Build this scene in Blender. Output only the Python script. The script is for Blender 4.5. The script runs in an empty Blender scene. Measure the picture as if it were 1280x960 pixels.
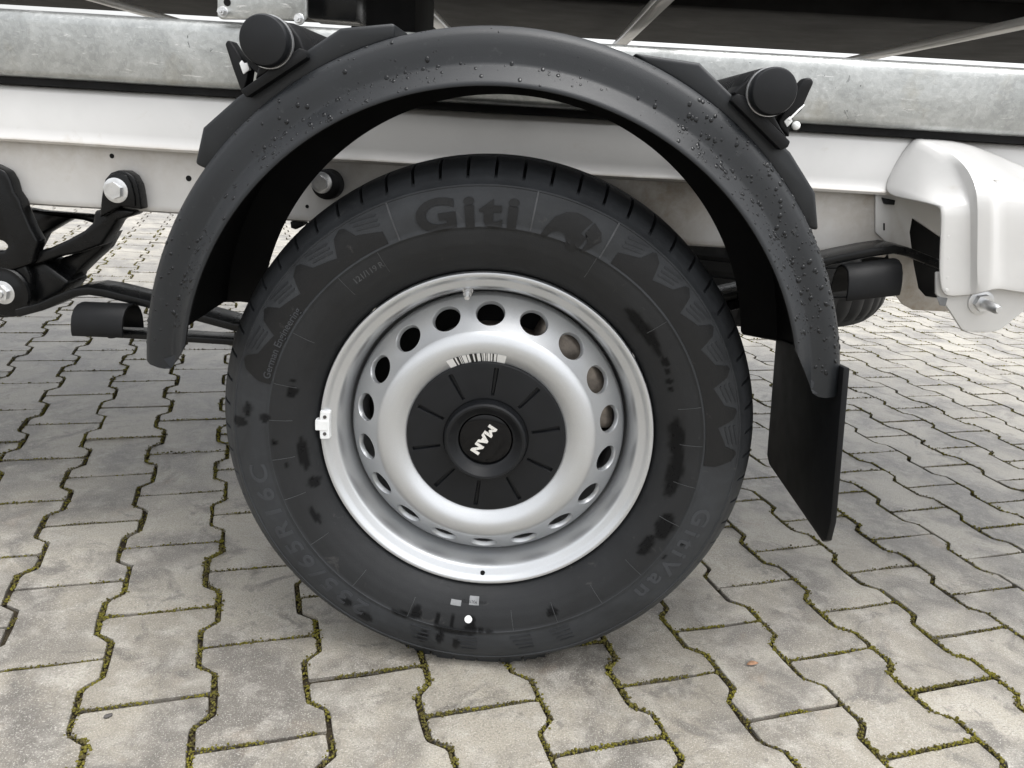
import bpy, bmesh, math, random
import numpy as np
from mathutils import Vector, Matrix, noise
random.seed(7); np.random.seed(7)
S = bpy.context.scene
COL = S.collection
pi, sin, cos, rad = math.pi, math.sin, math.cos, math.radians

# ------------------------------------------------------------------ camera
cam_d = bpy.data.cameras.new('camera'); cam = bpy.data.objects.new('camera', cam_d); COL.objects.link(cam)
cam_d.sensor_width = 36; cam_d.lens = 27.7517; cam_d.clip_start = .02; cam_d.clip_end = 2000
cam.matrix_world = Matrix.Translation((0.03541, -0.96552, 0.73625)) @ Matrix(((0.996120, -0.087725, 0.007042), (0.033938, 0.309077, -0.950431), (0.081200, 0.946982, 0.310855))).to_4x4()
S.camera = cam
# ------------------------------------------------------------------ world, sun, exposure (overcast)
SUN_EL, SUN_AZ = rad(76), rad(110)          # azimuth measured from +Y (away from the camera) clockwise
W = bpy.data.worlds.new('World'); S.world = W; W.use_nodes = True
wn = W.node_tree; wn.nodes.clear()
sky = wn.nodes.new('ShaderNodeTexSky'); sky.sky_type = 'NISHITA'; sky.sun_disc = False
sky.sun_elevation = SUN_EL; sky.sun_rotation = SUN_AZ; sky.air_density = 1.0; sky.dust_density = 4.0; sky.ozone_density = 1.0
hs = wn.nodes.new('ShaderNodeHueSaturation'); hs.inputs['Saturation'].default_value = .10
bg = wn.nodes.new('ShaderNodeBackground'); bg.inputs['Strength'].default_value = .15
wo = wn.nodes.new('ShaderNodeOutputWorld')
wn.links.new(sky.outputs[0], hs.inputs['Color']); wn.links.new(hs.outputs[0], bg.inputs[0]); wn.links.new(bg.outputs[0], wo.inputs[0])
sun_d = bpy.data.lights.new('sun', 'SUN'); sun_d.energy = 0.5; sun_d.angle = rad(60); sun_d.color = (1, .985, .96)
sun = bpy.data.objects.new('sun', sun_d); COL.objects.link(sun)
sd = Vector((sin(SUN_AZ)*cos(SUN_EL), cos(SUN_AZ)*cos(SUN_EL), sin(SUN_EL)))
sun.rotation_euler = sd.to_track_quat('Z', 'Y').to_euler(); sun.location = sd*30
S.view_settings.view_transform = 'Standard'; S.view_settings.look = 'None'
S.view_settings.exposure = 1.42; S.view_settings.gamma = 1

# ------------------------------------------------------------------ materials
class NT:
    def __init__(s, name):
        s.m = bpy.data.materials.new(name); s.m.use_nodes = True
        s.t = s.m.node_tree; s.b = s.t.nodes['Principled BSDF']
    def n(s, typ, **kw):
        n = s.t.nodes.new('ShaderNode'+typ)
        for k, v in kw.items():
            if k.startswith('i_'):
                key = k[2:].replace('_', ' ')
                n.inputs[int(key) if key.isdigit() else key].default_value = v
            else: setattr(n, k, v)
        return n
    def l(s, a, b): s.t.links.new(a, b)
    def coord(s, kind='Object', scale=(1, 1, 1)):
        if kind == 'World': o = s.n('NewGeometry').outputs['Position']
        else: o = s.n('TexCoord').outputs[kind]
        mp = s.n('Mapping'); mp.inputs['Scale'].default_value = scale; s.l(o, mp.inputs[0]); return mp.outputs[0]
    def noise(s, vec, scale, detail=4, rough=.55, dist=0):
        n = s.n('TexNoise'); n.inputs['Scale'].default_value = scale; n.inputs['Detail'].default_value = detail
        n.inputs['Roughness'].default_value = rough; n.inputs['Distortion'].default_value = dist
        s.l(vec, n.inputs['Vector']); return n.outputs['Fac']
    def ramp(s, fac, stops):
        r = s.n('ValToRGB'); e = r.color_ramp.elements
        for i, (p, c) in enumerate(stops):
            el = e[i] if i < 2 else e.new(p)
            el.position = p; el.color = (c, c, c, 1) if not hasattr(c, '__len__') else (*c, 1)
        s.l(fac, r.inputs[0]); return r.outputs[0]
    def mix(s, fac, a, b, mode='MIX'):
        n = s.n('Mix', data_type='RGBA', blend_type=mode)
        for v, i in ((fac, 0), (a, 6), (b, 7)):
            if hasattr(v, 'is_linked'): s.l(v, n.inputs[i])
            elif i == 0: n.inputs[0].default_value = v
            else: n.inputs[i].default_value = (*v, 1)
        return n.outputs[2]
    def math(s, op, a, b=0.0, c=None):
        n = s.n('Math', operation=op)
        for i, v in enumerate((a, b) if c is None else (a, b, c)):
            if hasattr(v, 'is_linked'): s.l(v, n.inputs[i])
            else: n.inputs[i].default_value = v
        return n.outputs[0]
    def set(s, **kw):
        for k, v in kw.items():
            i = s.b.inputs[k.replace('_', ' ')]
            if hasattr(v, 'is_linked'): s.l(v, i)
            else: i.default_value = (*v, 1) if hasattr(v, '__len__') and len(v) == 3 else v
        return s
    def bump(s, h, strength=.3, dist=.002):
        n = s.n('Bump'); n.inputs['Strength'].default_value = strength; n.inputs['Distance'].default_value = dist
        s.l(h, n.inputs['Height']); s.l(n.outputs[0], s.b.inputs['Normal'])

def simple(name, col, rough=.5, metal=0, coat=0, var=.25, vs=60, grain=0, gs=900, gd=.0005):
    t = NT(name); v = t.coord('World')
    f = t.noise(v, vs, 5, .6)
    c = t.mix(t.ramp(f, [(.3, 0), (.7, 1)]), tuple(x*(1-var) for x in col), tuple(min(1, x*(1+var)) for x in col))
    r = t.math('MULTIPLY_ADD', t.noise(v, vs*.6, 4), .25, rough-.12)
    t.set(Base_Color=c, Roughness=r, Metallic=metal)
    if max(col) < .02 and not coat: t.set(Specular_IOR_Level=.22)
    if coat: t.set(Coat_Weight=coat, Coat_Roughness=.08)
    if grain: t.bump(t.noise(v, gs, 2), grain, gd)
    return t.m

def m_paver():
    t = NT('concrete'); v = t.coord('World')
    oi = t.n('ObjectInfo'); at = t.n('Attribute', attribute_name='tone')
    rnd = t.math('ADD', oi.outputs['Random'], at.outputs['Fac'])
    rnd = t.math('FRACT', rnd)
    big = t.noise(v, 5, 5, .6, .4); mid = t.noise(v, 22, 6, .65, .3); fine = t.noise(v, 380, 3, .7); spk = t.noise(v, 520, 2, .6)
    c = t.mix(rnd, (.238, .216, .176), (.345, .319, .266))
    c = t.mix(t.ramp(big, [(.40, .9), (.56, 0)]), c, (.120, .110, .097))
    c = t.mix(t.ramp(mid, [(.48, 0), (.66, .6)]), c, (.40, .38, .338))
    c = t.mix(t.ramp(t.noise(v, 9, 6, .7, 1.2), [(.54, 0), (.64, .75)]), c, (.095, .087, .076))
    c = t.mix(t.ramp(t.noise(v, 13, 4, .6, .5), [(.62, 0), (.75, .35)]), c, (.25, .185, .125))
    c = t.mix(t.ramp(t.noise(v, 30, 2, .5, .2), [(.70, 0), (.73, .5)]), c, (.07, .065, .06))
    c = t.mix(t.ramp(fine, [(.36, .6), (.52, 0)]), c, (.11, .10, .087))
    c = t.mix(t.ramp(spk, [(.56, 0), (.68, .6)]), c, (.52, .50, .455))
    c = t.mix(t.ramp(spk, [(.24, .5), (.36, 0)]), c, (.06, .06, .058))
    t.set(Base_Color=c, Roughness=t.math('MULTIPLY_ADD', mid, .35, .2), Specular_IOR_Level=.65)
    h = t.math('ADD', t.math('MULTIPLY', fine, .6), t.math('ADD', mid, t.math('MULTIPLY', spk, .35)))
    t.bump(h, .8, .0022); return t.m
def m_moss():
    t = NT('moss'); v = t.coord('World')
    f = t.noise(v, 9, 4, .6); g = t.noise(v, 160, 3, .7)
    c = t.mix(t.ramp(f, [(.35, 0), (.62, 1)]), (.035, .028, .017), (.145, .130, .016))
    c = t.mix(t.ramp(g, [(.35, 0), (.7, .7)]), c, (.19, .175, .045))
    c = t.mix(t.ramp(t.noise(v, 60, 2), [(.5, 0), (.62, .75)]), c, (.05, .04, .026))
    t.set(Base_Color=c, Roughness=.95, Specular_IOR_Level=.1); t.bump(g, .8, .003); return t.m
def m_ground():
    t = NT('joint_sand'); v = t.coord('World')
    f = t.noise(v, 40, 6, .7)
    c = t.mix(t.ramp(f, [(.35, 0), (.65, 1)]), (.016, .013, .010), (.045, .036, .022))
    c = t.mix(t.ramp(t.noise(v, 300, 2), [(.55, 0), (.7, .7)]), c, (.09, .08, .06))
    # far past the paved yard the sheet takes the paving's own mean colour
    px = t.n('SeparateXYZ'); t.l(t.n('NewGeometry').outputs['Position'], px.inputs[0])
    d = t.math('MAXIMUM', t.math('ABSOLUTE', px.outputs[0]), t.math('ABSOLUTE', t.math('SUBTRACT', px.outputs[1], 4.0)))
    c = t.mix(t.math('GREATER_THAN', d, 7.6), c, (.28, .265, .235))
    t.set(Base_Color=c, Roughness=.95, Specular_IOR_Level=.1); t.bump(f, .6, .003); return t.m
def m_tyre(name='tyre_rubber', base=(.0062, .0064, .0068), dust=(.034, .0368, .0405), amt=1.0):
    t = NT(name); v = t.coord('World')
    a = t.n('Attribute', attribute_name='dust').outputs['Fac']; w = t.n('Attribute', attribute_name='wet').outputs['Fac']
    b = t.noise(v, 12, 5, .65, .6); f = t.noise(v, 70, 5, .7, .3); fine = t.noise(v, 700, 2)
    d = t.math('MULTIPLY', a, t.math('MULTIPLY_ADD', t.ramp(b, [(.3, .35), (.7, 1)]), .8, t.math('MULTIPLY', f, .4)))
    c = t.mix(t.math('MULTIPLY', d, amt), base, dust)
    c = t.mix(t.ramp(t.noise(v, 34, 5, .7, .8), [(.63, 0), (.74, .30)]), c, (.11, .105, .1))
    c = t.mix(t.math('MULTIPLY', w, .72), c, (.003, .003, .0032))
    r = t.math('SUBTRACT', t.math('MULTIPLY_ADD', f, .25, .46), t.math('MULTIPLY', w, .3))
    t.set(Base_Color=c, Roughness=r, Specular_IOR_Level=t.math('MULTIPLY_ADD', w, -.22, .32)); t.bump(t.math('ADD', fine, f), .25, .0008); return t.m
def m_fender():
    t = NT('grained_plastic'); v = t.coord('World')
    b = t.noise(v, 7, 5, .6, .3); g = t.noise(v, 1100, 2, .6)
    c = t.mix(t.ramp(b, [(.3, 0), (.7, 1)]), (.0055, .0066, .0080), (.0095, .0112, .0134))
    c = t.mix(t.ramp(t.noise(v, 90, 4, .7), [(.62, 0), (.74, .25)]), c, (.075, .078, .08))
    t.set(Base_Color=c, Roughness=t.math('MULTIPLY_ADD', b, .18, .38), Specular_IOR_Level=.4); t.bump(g, .25, .0005); return t.m
def m_white():
    t = NT('white_paint'); v = t.coord('World')
    b = t.noise(v, 6, 5, .6, .3)
    c = t.mix(t.ramp(b, [(.35, 0), (.7, 1)]), (.55, .545, .533), (.61, .605, .592))
    c = t.mix(t.ramp(t.noise(v, 14, 6, .7, .5), [(.60, 0), (.78, .5)]), c, (.42, .385, .325))
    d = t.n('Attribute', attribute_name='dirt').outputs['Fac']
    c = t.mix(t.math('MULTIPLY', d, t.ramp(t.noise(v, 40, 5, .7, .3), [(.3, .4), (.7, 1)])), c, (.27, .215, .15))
    t.set(Base_Color=c, Roughness=.34, Coat_Weight=.4, Coat_Roughness=.1)
    t.bump(t.noise(v, 18, 3), .12, .004); return t.m
def m_galv():
    t = NT('galvanised_steel'); v = t.coord('World')
    vo = t.n('TexVoronoi'); vo.inputs['Scale'].default_value = 160; t.l(t.coord('World', (1, 1, 1)), vo.inputs['Vector'])
    sp = t.n('SeparateColor'); t.l(vo.outputs['Color'], sp.inputs[0])
    b = t.noise(v, 9, 6, .7, .8); f = t.noise(v, 95, 6, .8, .5)
    c = t.mix(t.ramp(b, [(.32, 0), (.68, 1)]), (.29, .30, .295), (.48, .49, .48))
    c = t.mix(.08, c, sp.outputs[0], 'OVERLAY')
    c = t.mix(t.ramp(f, [(.52, 0), (.68, .42)]), c, (.58, .59, .58))
    sv = t.coord('World', (5, 1, 16))
    mp = t.n('Mapping'); mp.inputs['Rotation'].default_value = (0, rad(52), 0); mp.inputs['Scale'].default_value = (5, 1, 26); t.l(t.n('NewGeometry').outputs['Position'], mp.inputs[0])
    c = t.mix(t.ramp(t.noise(mp.outputs[0], 6, 5, .7, .6), [(.62, 0), (.70, .8)]), c, (.75, .75, .74))
    c = t.mix(t.ramp(t.noise(v, 26, 5, .75, 1.5), [(.665, 0), (.70, .9)]), c, (.06, .065, .065))
    c = t.mix(t.ramp(t.noise(v, 17, 3, .6), [(.60, 0), (.75, .3)]), c, (.33, .30, .23))
    t.set(Base_Color=c, Metallic=.7, Roughness=t.math('MULTIPLY_ADD', f, .35, .17)); t.bump(t.math('ADD', f, b), .25, .002); return t.m
def m_silver():
    t = NT('silver_wheel_paint'); v = t.coord('World')
    fl = t.noise(v, 1500, 1); b = t.noise(v, 20, 5, .6)
    c = t.mix(fl, (.46, .473, .487), (.60, .613, .626)); c = t.mix(t.ramp(b, [(.5, 0), (.75, .25)]), c, (.5, .49, .47))
    t.set(Base_Color=c, Metallic=.7, Roughness=t.math('MULTIPLY_ADD', b, .15, .28), Coat_Weight=.25, Coat_Roughness=.15); return t.m
def m_water():
    t = NT('rain_water'); t.set(Base_Color=(.005, .0056, .0066), Roughness=.05, IOR=1.33, Specular_IOR_Level=.6); return t.m
def m_barcode():
    t = NT('barcode_print'); u = t.n('UVMap'); s = t.n('SeparateXYZ'); t.l(u.outputs[0], s.inputs[0])
    wn_ = t.n('TexWhiteNoise', noise_dimensions='1D'); t.l(t.math('FLOOR', t.math('MULTIPLY', s.outputs[0], 74)), wn_.inputs['W'])
    bar = t.math('GREATER_THAN', wn_.outputs['Value'], .47)
    ins = t.math('MULTIPLY', t.math('GREATER_THAN', s.outputs[0], .12), t.math('LESS_THAN', s.outputs[0], .86))
    c = t.mix(t.math('MULTIPLY', bar, ins), (.78, .78, .77), (.02, .02, .02))
    t.set(Base_Color=c, Roughness=.5); return t.m

M_PAV, M_MOSS, M_GND = m_paver(), m_moss(), m_ground()
M_TYRE = m_tyre(); M_TLET = m_tyre('tyre_letter_rubber', (.006, .0062, .0066), (.0145, .0156, .0174), .6)
M_TLINE = simple('tyre_rib_rubber', (.042, .044, .047), .5, var=.45, vs=60)
M_TLIT = m_tyre('tyre_faint_letter', (.040, .0425, .047), (.070, .075, .083), .9)
M_STRIPE = m_tyre('tyre_stripe_rubber', (.020, .0215, .024), (.044, .047, .052), .9)
M_FEN, M_WHITE, M_GALV, M_SILV, M_WATER, M_BAR = m_fender(), m_white(), m_galv(), m_silver(), m_water(), m_barcode()
M_CAP = simple('black_cap_plastic', (.0095, .0102, .0115), .40, var=.15, vs=30, grain=.2)
M_INNER_SHADE = simple('inner_skin_shade', (.0035, .0036, .004), .7, var=.2, vs=30)  # same mudguard plastic; shade inside it is put into the colour
M_GLOSS = simple('gloss_black', (.004, .004, .0045), .12, var=.1)
M_BLACK = simple('black_enamel', (.0042, .0044, .0047), .26, var=.4, vs=40, coat=0, grain=.15, gs=300)
M_RUB = simple('black_plastic', (.0045, .0048, .0055), .5, var=.25, vs=40, grain=.2)
M_UNDER = simple('dark_underbody', (.006, .006, .0062), .8, var=.5, vs=20)
M_ZINC = simple('zinc_plated_steel', (.62, .625, .63), .32, metal=.85, var=.15, vs=90)
M_BRIGHT = simple('polished_metal', (.78, .77, .74), .28, metal=.35, var=.06, vs=200)
M_CAST = simple('cast_iron', (.27, .235, .2), .5, metal=.5, var=.45, vs=45, grain=.4, gs=400)
M_PAINT = simple('white_marker_paint', (.78, .79, .79), .5, var=.08)
M_GREYL = simple('grey_ink', (.20, .205, .21), .5, var=.2)
M_HOLE = simple('hole_shadow', (.006, .006, .006), .8, var=.1)
M_LEAFD = simple('dry_leaf', (.30, .17, .10), .7, var=.3, vs=200)
M_STONE = simple('dark_stone', (.07, .065, .062), .8, var=.3, vs=200, grain=.4, gs=600)

# ------------------------------------------------------------------ object helpers
def tag(o, label=None, cat=None, group=None, kind=None):
    for k, v in (('label', label), ('category', cat), ('group', group), ('kind', kind)):
        if v: o[k] = v
    return o
def link(name, me, parent=None):
    o = bpy.data.objects.new(name, me); COL.objects.link(o)
    if parent: o.parent = parent
    return o
def fin(name, bm, m, parent=None, smooth=38, uv=False, normals=True):
    if normals: bmesh.ops.recalc_face_normals(bm, faces=bm.faces)
    me = bpy.data.meshes.new(name); bm.to_mesh(me); bm.free()
    me.materials.append(m)
    if smooth:
        me.polygons.foreach_set('use_smooth', [True]*len(me.polygons)); me.set_sharp_from_angle(angle=rad(smooth))
    return link(name, me, parent)
def pyd(name, v, f, m, parent=None, smooth=38, recalc=True):
    me = bpy.data.meshes.new(name); me.from_pydata([tuple(map(float, p)) for p in v], [], f); me.materials.append(m)
    if recalc:
        bm = bmesh.new(); bm.from_mesh(me); bmesh.ops.recalc_face_normals(bm, faces=bm.faces); bm.to_mesh(me); bm.free()
    if smooth:
        me.polygons.foreach_set('use_smooth', [True]*len(me.polygons)); me.set_sharp_from_angle(angle=rad(smooth))
    return link(name, me, parent)
def bev(bm, w, seg=2, ang=35):
    es = [e for e in bm.edges if len(e.link_faces) == 2 and e.calc_face_angle(0) > rad(ang)]
    bmesh.ops.bevel(bm, geom=es, offset=w, segments=seg, profile=.5, affect='EDGES', clamp_overlap=True)
def add_prism(bm, poly, y0, y1):
    a = [bm.verts.new((x, y0, z)) for x, z in poly]; b = [bm.verts.new((x, y1, z)) for x, z in poly]
    n = len(poly); bm.faces.new(a); bm.faces.new(b[::-1])
    for i in range(n): bm.faces.new((a[i], b[i], b[(i+1) % n], a[(i+1) % n]))
def prism(name, poly, y0, y1, m, parent, w=.002, seg=2):
    bm = bmesh.new(); add_prism(bm, poly, y0, y1); bmesh.ops.recalc_face_normals(bm, faces=bm.faces)
    if w: bev(bm, w, seg)
    return fin(name, bm, m, parent)
def add_box(bm, x0, x1, y0, y1, z0, z1): add_prism(bm, [(x0, z0), (x1, z0), (x1, z1), (x0, z1)], y0, y1)
def box(name, x0, x1, y0, y1, z0, z1, m, parent, w=.002, seg=2):
    return prism(name, [(x0, z0), (x1, z0), (x1, z1), (x0, z1)], y0, y1, m, parent, w, seg)
def lathe(bm, prof, cx, cz, n=48, a0=0, a1=360, closed=False):
    full = abs(a1-a0-360) < 1e-6; k = n if full else n+1; rows = []
    for i in range(k):
        a = rad(a0+(a1-a0)*i/n)
        rows.append([bm.verts.new((cx+r*cos(a), y, cz+r*sin(a))) for r, y in prof])
    for i in range(n):
        A, B = rows[i], rows[(i+1) % k]
        for j in range(len(prof)-(0 if closed else 1)):
            q = (A[j], A[(j+1) % len(prof)], B[(j+1) % len(prof)], B[j])
            bm.faces.new(q)
    return rows
def disc_obj(name, prof, cx, cz, m, parent, n=48, smooth=38):
    """solid of revolution about the wheel axle direction; first and last profile radius 0 close it"""
    bm = bmesh.new(); lathe(bm, prof, cx, cz, n); bmesh.ops.remove_doubles(bm, verts=bm.verts, dist=1e-6)
    return fin(name, bm, m, parent, smooth)
def hexbolt(name, cx, cz, y, r, parent, m=None, stud=True, nrot=.2):
    bm = bmesh.new()
    lathe(bm, [(0, y+.004), (r*1.45, y+.004), (r*1.5, y+.003), (r*1.5, y+.0005), (r*1.4, y), (0, y)], cx, cz, 28)
    hx = [(cx+r*1.05*cos(nrot+i*pi/3), cz+r*1.05*sin(nrot+i*pi/3)) for i in range(6)]
    add_prism(bm, hx, y-.0085, y)
    if stud: lathe(bm, [(0, y-.011), (r*.5, y-.011), (r*.56, y-.010), (r*.56, y-.008)], cx, cz, 20)
    bmesh.ops.remove_doubles(bm, verts=bm.verts, dist=1e-6)
    return fin(name, bm, m or M_ZINC, parent, 30)
def tube(name, pts, r, m, parent, n=12):
    bm = bmesh.new(); rows = []; P = [Vector(p) for p in pts]
    for i, p in enumerate(P):
        d = (P[min(i+1, len(P)-1)]-P[max(i-1, 0)]).normalized()
        u = d.cross(Vector((0, 0, 1)) if abs(d.z) < .9 else Vector((1, 0, 0))).normalized(); v = d.cross(u)
        rr = r[i] if hasattr(r, '__len__') else r
        rows.append([bm.verts.new(p+u*rr*cos(2*pi*k/n)+v*rr*sin(2*pi*k/n)) for k in range(n)])
    for A, B in zip(rows, rows[1:]):
        for k in range(n): bm.faces.new((A[k], A[(k+1) % n], B[(k+1) % n], B[k]))
    bm.faces.new(rows[0]); bm.faces.new(rows[-1][::-1])
    return fin(name, bm, m, parent)
def attr(o, name, vals):
    a = o.data.attributes.new(name, 'FLOAT', 'POINT'); a.data.foreach_set('value', np.asarray(vals, dtype=np.float32))

# ------------------------------------------------------------------ pavement
def ss(a, b, x):
    t = min(1, max(0, (x-a)/(b-a))); return t*t*(3-2*t)
me = bpy.data.meshes.new('pavement')
me.from_pydata([(-400, -400, -.0021), (400, -400, -.0021), (400, 400, -.011), (-400, 400, -.0021)], [], [(0, 1, 2, 3)])
me.materials.append(M_GND); pavement = tag(link('pavement', me), kind='structure')
LAT, LOX, LOY = 0.34057, -0.56864, 0.32231
EU = np.array([cos(LAT), sin(LAT)]); EV = np.array([-sin(LAT), cos(LAT)])
def paver_outline(jit=0.0):
    hw, wa, hl = .0773, .0551, .0968     # half width at the heads, at the waist, half length
    base = [(hw, hl), (hw, .0610), (wa, .0412), (wa, -.0412), (hw, -.0610), (hw, -hl), (-hw, -hl), (-hw, -.0610), (-wa, -.0412), (-wa, .0412), (-hw, .0610), (-hw, hl)]
    out = []; n = len(base)
    for i, p in enumerate(base):
        p = Vector(p); a = Vector(base[i-1]); b = Vector(base[(i+1) % n]); q = .0038 + random.uniform(-.0015, .0035)*jit
        p0, p1 = p+(a-p).normalized()*q, p+(b-p).normalized()*q
        j = lambda: Vector((random.gauss(0, .0008), random.gauss(0, .0008)))*jit
        out += [p0+j(), (p0+p1)*.25+p*.5+j(), p1+j()]
        d = (b-p).length
        if d > .05: out.append((p+b)/2+j()*1.2)
    return out
def paver_mesh(simple_=False):
    o = paver_outline(0 if simple_ else 1); n = len(o)
    v = [(p.x, p.y, -.03) for p in o]+[(p.x, p.y, -.0011) for p in o]+[(p.x-math.copysign(.001, p.x), p.y-math.copysign(.0006, p.y), 0) for p in o]
    f = []
    for k in range(2):
        for i in range(n): f.append((k*n+i, k*n+(i+1) % n, (k+1)*n+(i+1) % n, (k+1)*n+i))
    f.append(tuple(range(2*n, 3*n)))
    return v, f
PM = []
for k in range(5):
    v, f = paver_mesh(); me = bpy.data.meshes.new('paver'); me.from_pydata(v, [], f); me.materials.append(M_PAV)
    a = me.attributes.new('tone', 'FLOAT', 'POINT'); a.data.foreach_set('value', np.zeros(len(v), dtype=np.float32)); PM.append(me)
Rc = np.array(cam.matrix_world.to_3x3()); Cc = np.array(cam.location)
FPX = cam_d.lens/36
def frame_pos(x, y):
    d = Rc.T @ (np.array([x, y, 0])-Cc)
    return (9, 9) if d[2] > -.05 else (d[0]/-d[2]*FPX, d[1]/-d[2]*FPX)
near, far = [], []
for c in range(-70, 80):
    for k in range(-50, 80):
        p = np.array([LOX, LOY])+EU*c*.14+EV*(k+.5*(c % 2)-(1 if False else 0))*.2
        x, y = p
        if abs(x) > 7.4 or y < -3.2 or y > 11.4: continue
        u, w = frame_pos(x, y); seen = abs(u) < .56 and abs(w) < .44
        hid = abs(u+.025) < .235 and w > -.24
        near.append((math.hypot(x-Cc[0], y-Cc[1]), x, y)) if seen and not hid else far.append((x, y))
near.sort(); far += [(x, y) for _, x, y in near[298:]]; near = near[:298]
for i, (_, x, y) in enumerate(near):
    o = link('paver', PM[i % 5], pavement)
    o.location = (x+random.gauss(0, .0007), y+random.gauss(0, .0007), random.gauss(0, .0004))
    o.rotation_euler = (random.gauss(0, .004), random.gauss(0, .004), LAT+random.choice((0, pi))+random.gauss(0, .006))
v0, f0 = paver_mesh(True); v0 = np.array(v0); V = []; F = []; T = []
for i, (x, y) in enumerate(far):
    a = LAT+random.gauss(0, .006); ca, sa = cos(a), sin(a)
    tx, ty = random.gauss(0, .004), random.gauss(0, .004)
    q = np.c_[v0[:, 0]*ca-v0[:, 1]*sa+x, v0[:, 0]*sa+v0[:, 1]*ca+y, v0[:, 2]+random.gauss(0, .0004)+v0[:, 0]*tx+v0[:, 1]*ty]
    V.append(q); b = i*len(v0); F += [tuple(j+b for j in ff) for ff in f0]; T += [random.random()]*len(v0)
far_o = pyd('paver_field', np.concatenate(V), F, M_PAV, pavement, smooth=0, recalc=False); attr(far_o, 'tone', T); tag(far_o, kind='stuff')

# moss cushions in the joints
ico = bmesh.new(); bmesh.ops.create_icosphere(ico, subdivisions=1, radius=1); ico.verts.ensure_lookup_table()
IV = np.array([v.co[:] for v in ico.verts]); IF = np.array([[v.index for v in f.verts] for f in ico.faces]); ico.free()
segs = []
o_ = [(.081, .1), (.081, .0605), (.059, .0405), (.059, -.0405), (.081, -.0605), (.081, -.1), (-.081, -.1)]
for d, x, y in [(math.hypot(x-Cc[0], y-Cc[1]), x, y) for _, x, y in near]+[(math.hypot(x-Cc[0], y-Cc[1]), x, y) for x, y in far if frame_pos(x, y)[0]**2 < .4 and math.hypot(x-Cc[0], y-Cc[1]) < 3.2]:
    for a, b in zip(o_, o_[1:]): segs.append((np.array([x, y])+EU*a[0]+EV*a[1], np.array([x, y])+EU*b[0]+EV*b[1], d, abs(a[1]) > .09 and abs(b[1]) > .09))
MC = []; MR = []
for a, b, d, head in segs:
    L = np.linalg.norm(b-a); st = .0010 if d < 1.3 else (.0025 if d < 2.2 else .006)
    for t in np.arange(0, L, st):
        p = a+(b-a)*t/L
        g = noise.noise((p[0]*5, p[1]*5, 1.7))*.75+noise.noise((p[0]*23, p[1]*23, 4.1))*.6
        g += .12
        if g < (-.30 if not head else -.22): continue
        w = .0034 if not head else .0024
        MC.append((p[0]+random.gauss(0, w*.75), p[1]+random.gauss(0, w*.75), -.0022+min(.0030, max(0, g+.25)*.006)+random.gauss(0, .001)))
        r = random.uniform(.0008, .0021)*(1.25 if g > .3 else 1)*(.9 if head else 1)*(1.3 if d > 2.2 else 1); MR.append((r, r, r*random.uniform(.6, 1.1)))
MC = np.array(MC); MR = np.array(MR); n = len(MC)
Z = np.random.uniform(.8, 1.2, (n, 12, 1))*IV[None]
V = (Z*MR[:, None, :]+MC[:, None, :]).reshape(-1, 3); F = (IF[None]+(np.arange(n)*12)[:, None, None]).reshape(-1, 3)
me = bpy.data.meshes.new('moss'); me.vertices.add(len(V)); me.vertices.foreach_set('co', V.ravel().astype(np.float32))
me.loops.add(F.size); me.loops.foreach_set('vertex_index', F.ravel().astype(np.int32)); me.polygons.add(len(F))
me.polygons.foreach_set('loop_start', np.arange(len(F), dtype=np.int32)*3); me.polygons.foreach_set('loop_total', np.full(len(F), 3, dtype=np.int32))
me.update(); me.materials.append(M_MOSS)
tag(link('moss', me), 'olive green moss growing in the joints between the grey pavers', 'moss', kind='stuff')
# litter
def leaf(x, y, rz):
    bm = bmesh.new(); vs = []
    for i in range(9):
        t = i/8; w = .0042*math.sin(pi*min(1, t*1.02))**.7+.0002
        vs.append([bm.verts.new(((t-.5)*.019, w*s, .0022+.0022*abs(s)*t+.0016*sin(t*3))) for s in (-1, 0, 1)])
    for A, B in zip(vs, vs[1:]):
        for k in range(2): bm.faces.new((A[k], A[k+1], B[k+1], B[k]))
    o = fin('dry_leaf', bm, M_LEAFD); o.location = (x, y, 0); o.rotation_euler = (0, .05, rz)
    sol = o.modifiers.new('thickness', 'SOLIDIFY'); sol.thickness = .0006
    return o
tag(leaf(0.4214, 0.0380, .3), 'tiny brown curled dry leaf lying on the paving right of the tyre', 'leaf')
def pebble(x, y, s, m):
    bm = bmesh.new(); bmesh.ops.create_icosphere(bm, subdivisions=2, radius=1)
    for v in bm.verts: v.co = Vector((v.co.x*s*1.3, v.co.y*s*.8, v.co.z*s*.45))*(1+.25*noise.noise(v.co*1.6+Vector((x*9, y*9, 0))))
    o = fin('pebble', bm, m); o.location = (x, y, s*.38); o.rotation_euler = (0, 0, x*20); return o
tag(pebble(-0.4346, -0.1792, .0042, M_STONE), 'small dark pebble lying on a paver at lower left', 'pebble')

# ------------------------------------------------------------------ truck (everything below is bolted to it)
truck = bpy.data.objects.new('truck', None); COL.objects.link(truck); truck.empty_display_size = .3
truck.rotation_euler = (0, -0.02454, 0)
tag(truck, 'white truck chassis with galvanised subframe, black mudguard and silver steel rear wheel', 'truck')
HX, HZ = .0084, .3426

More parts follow.
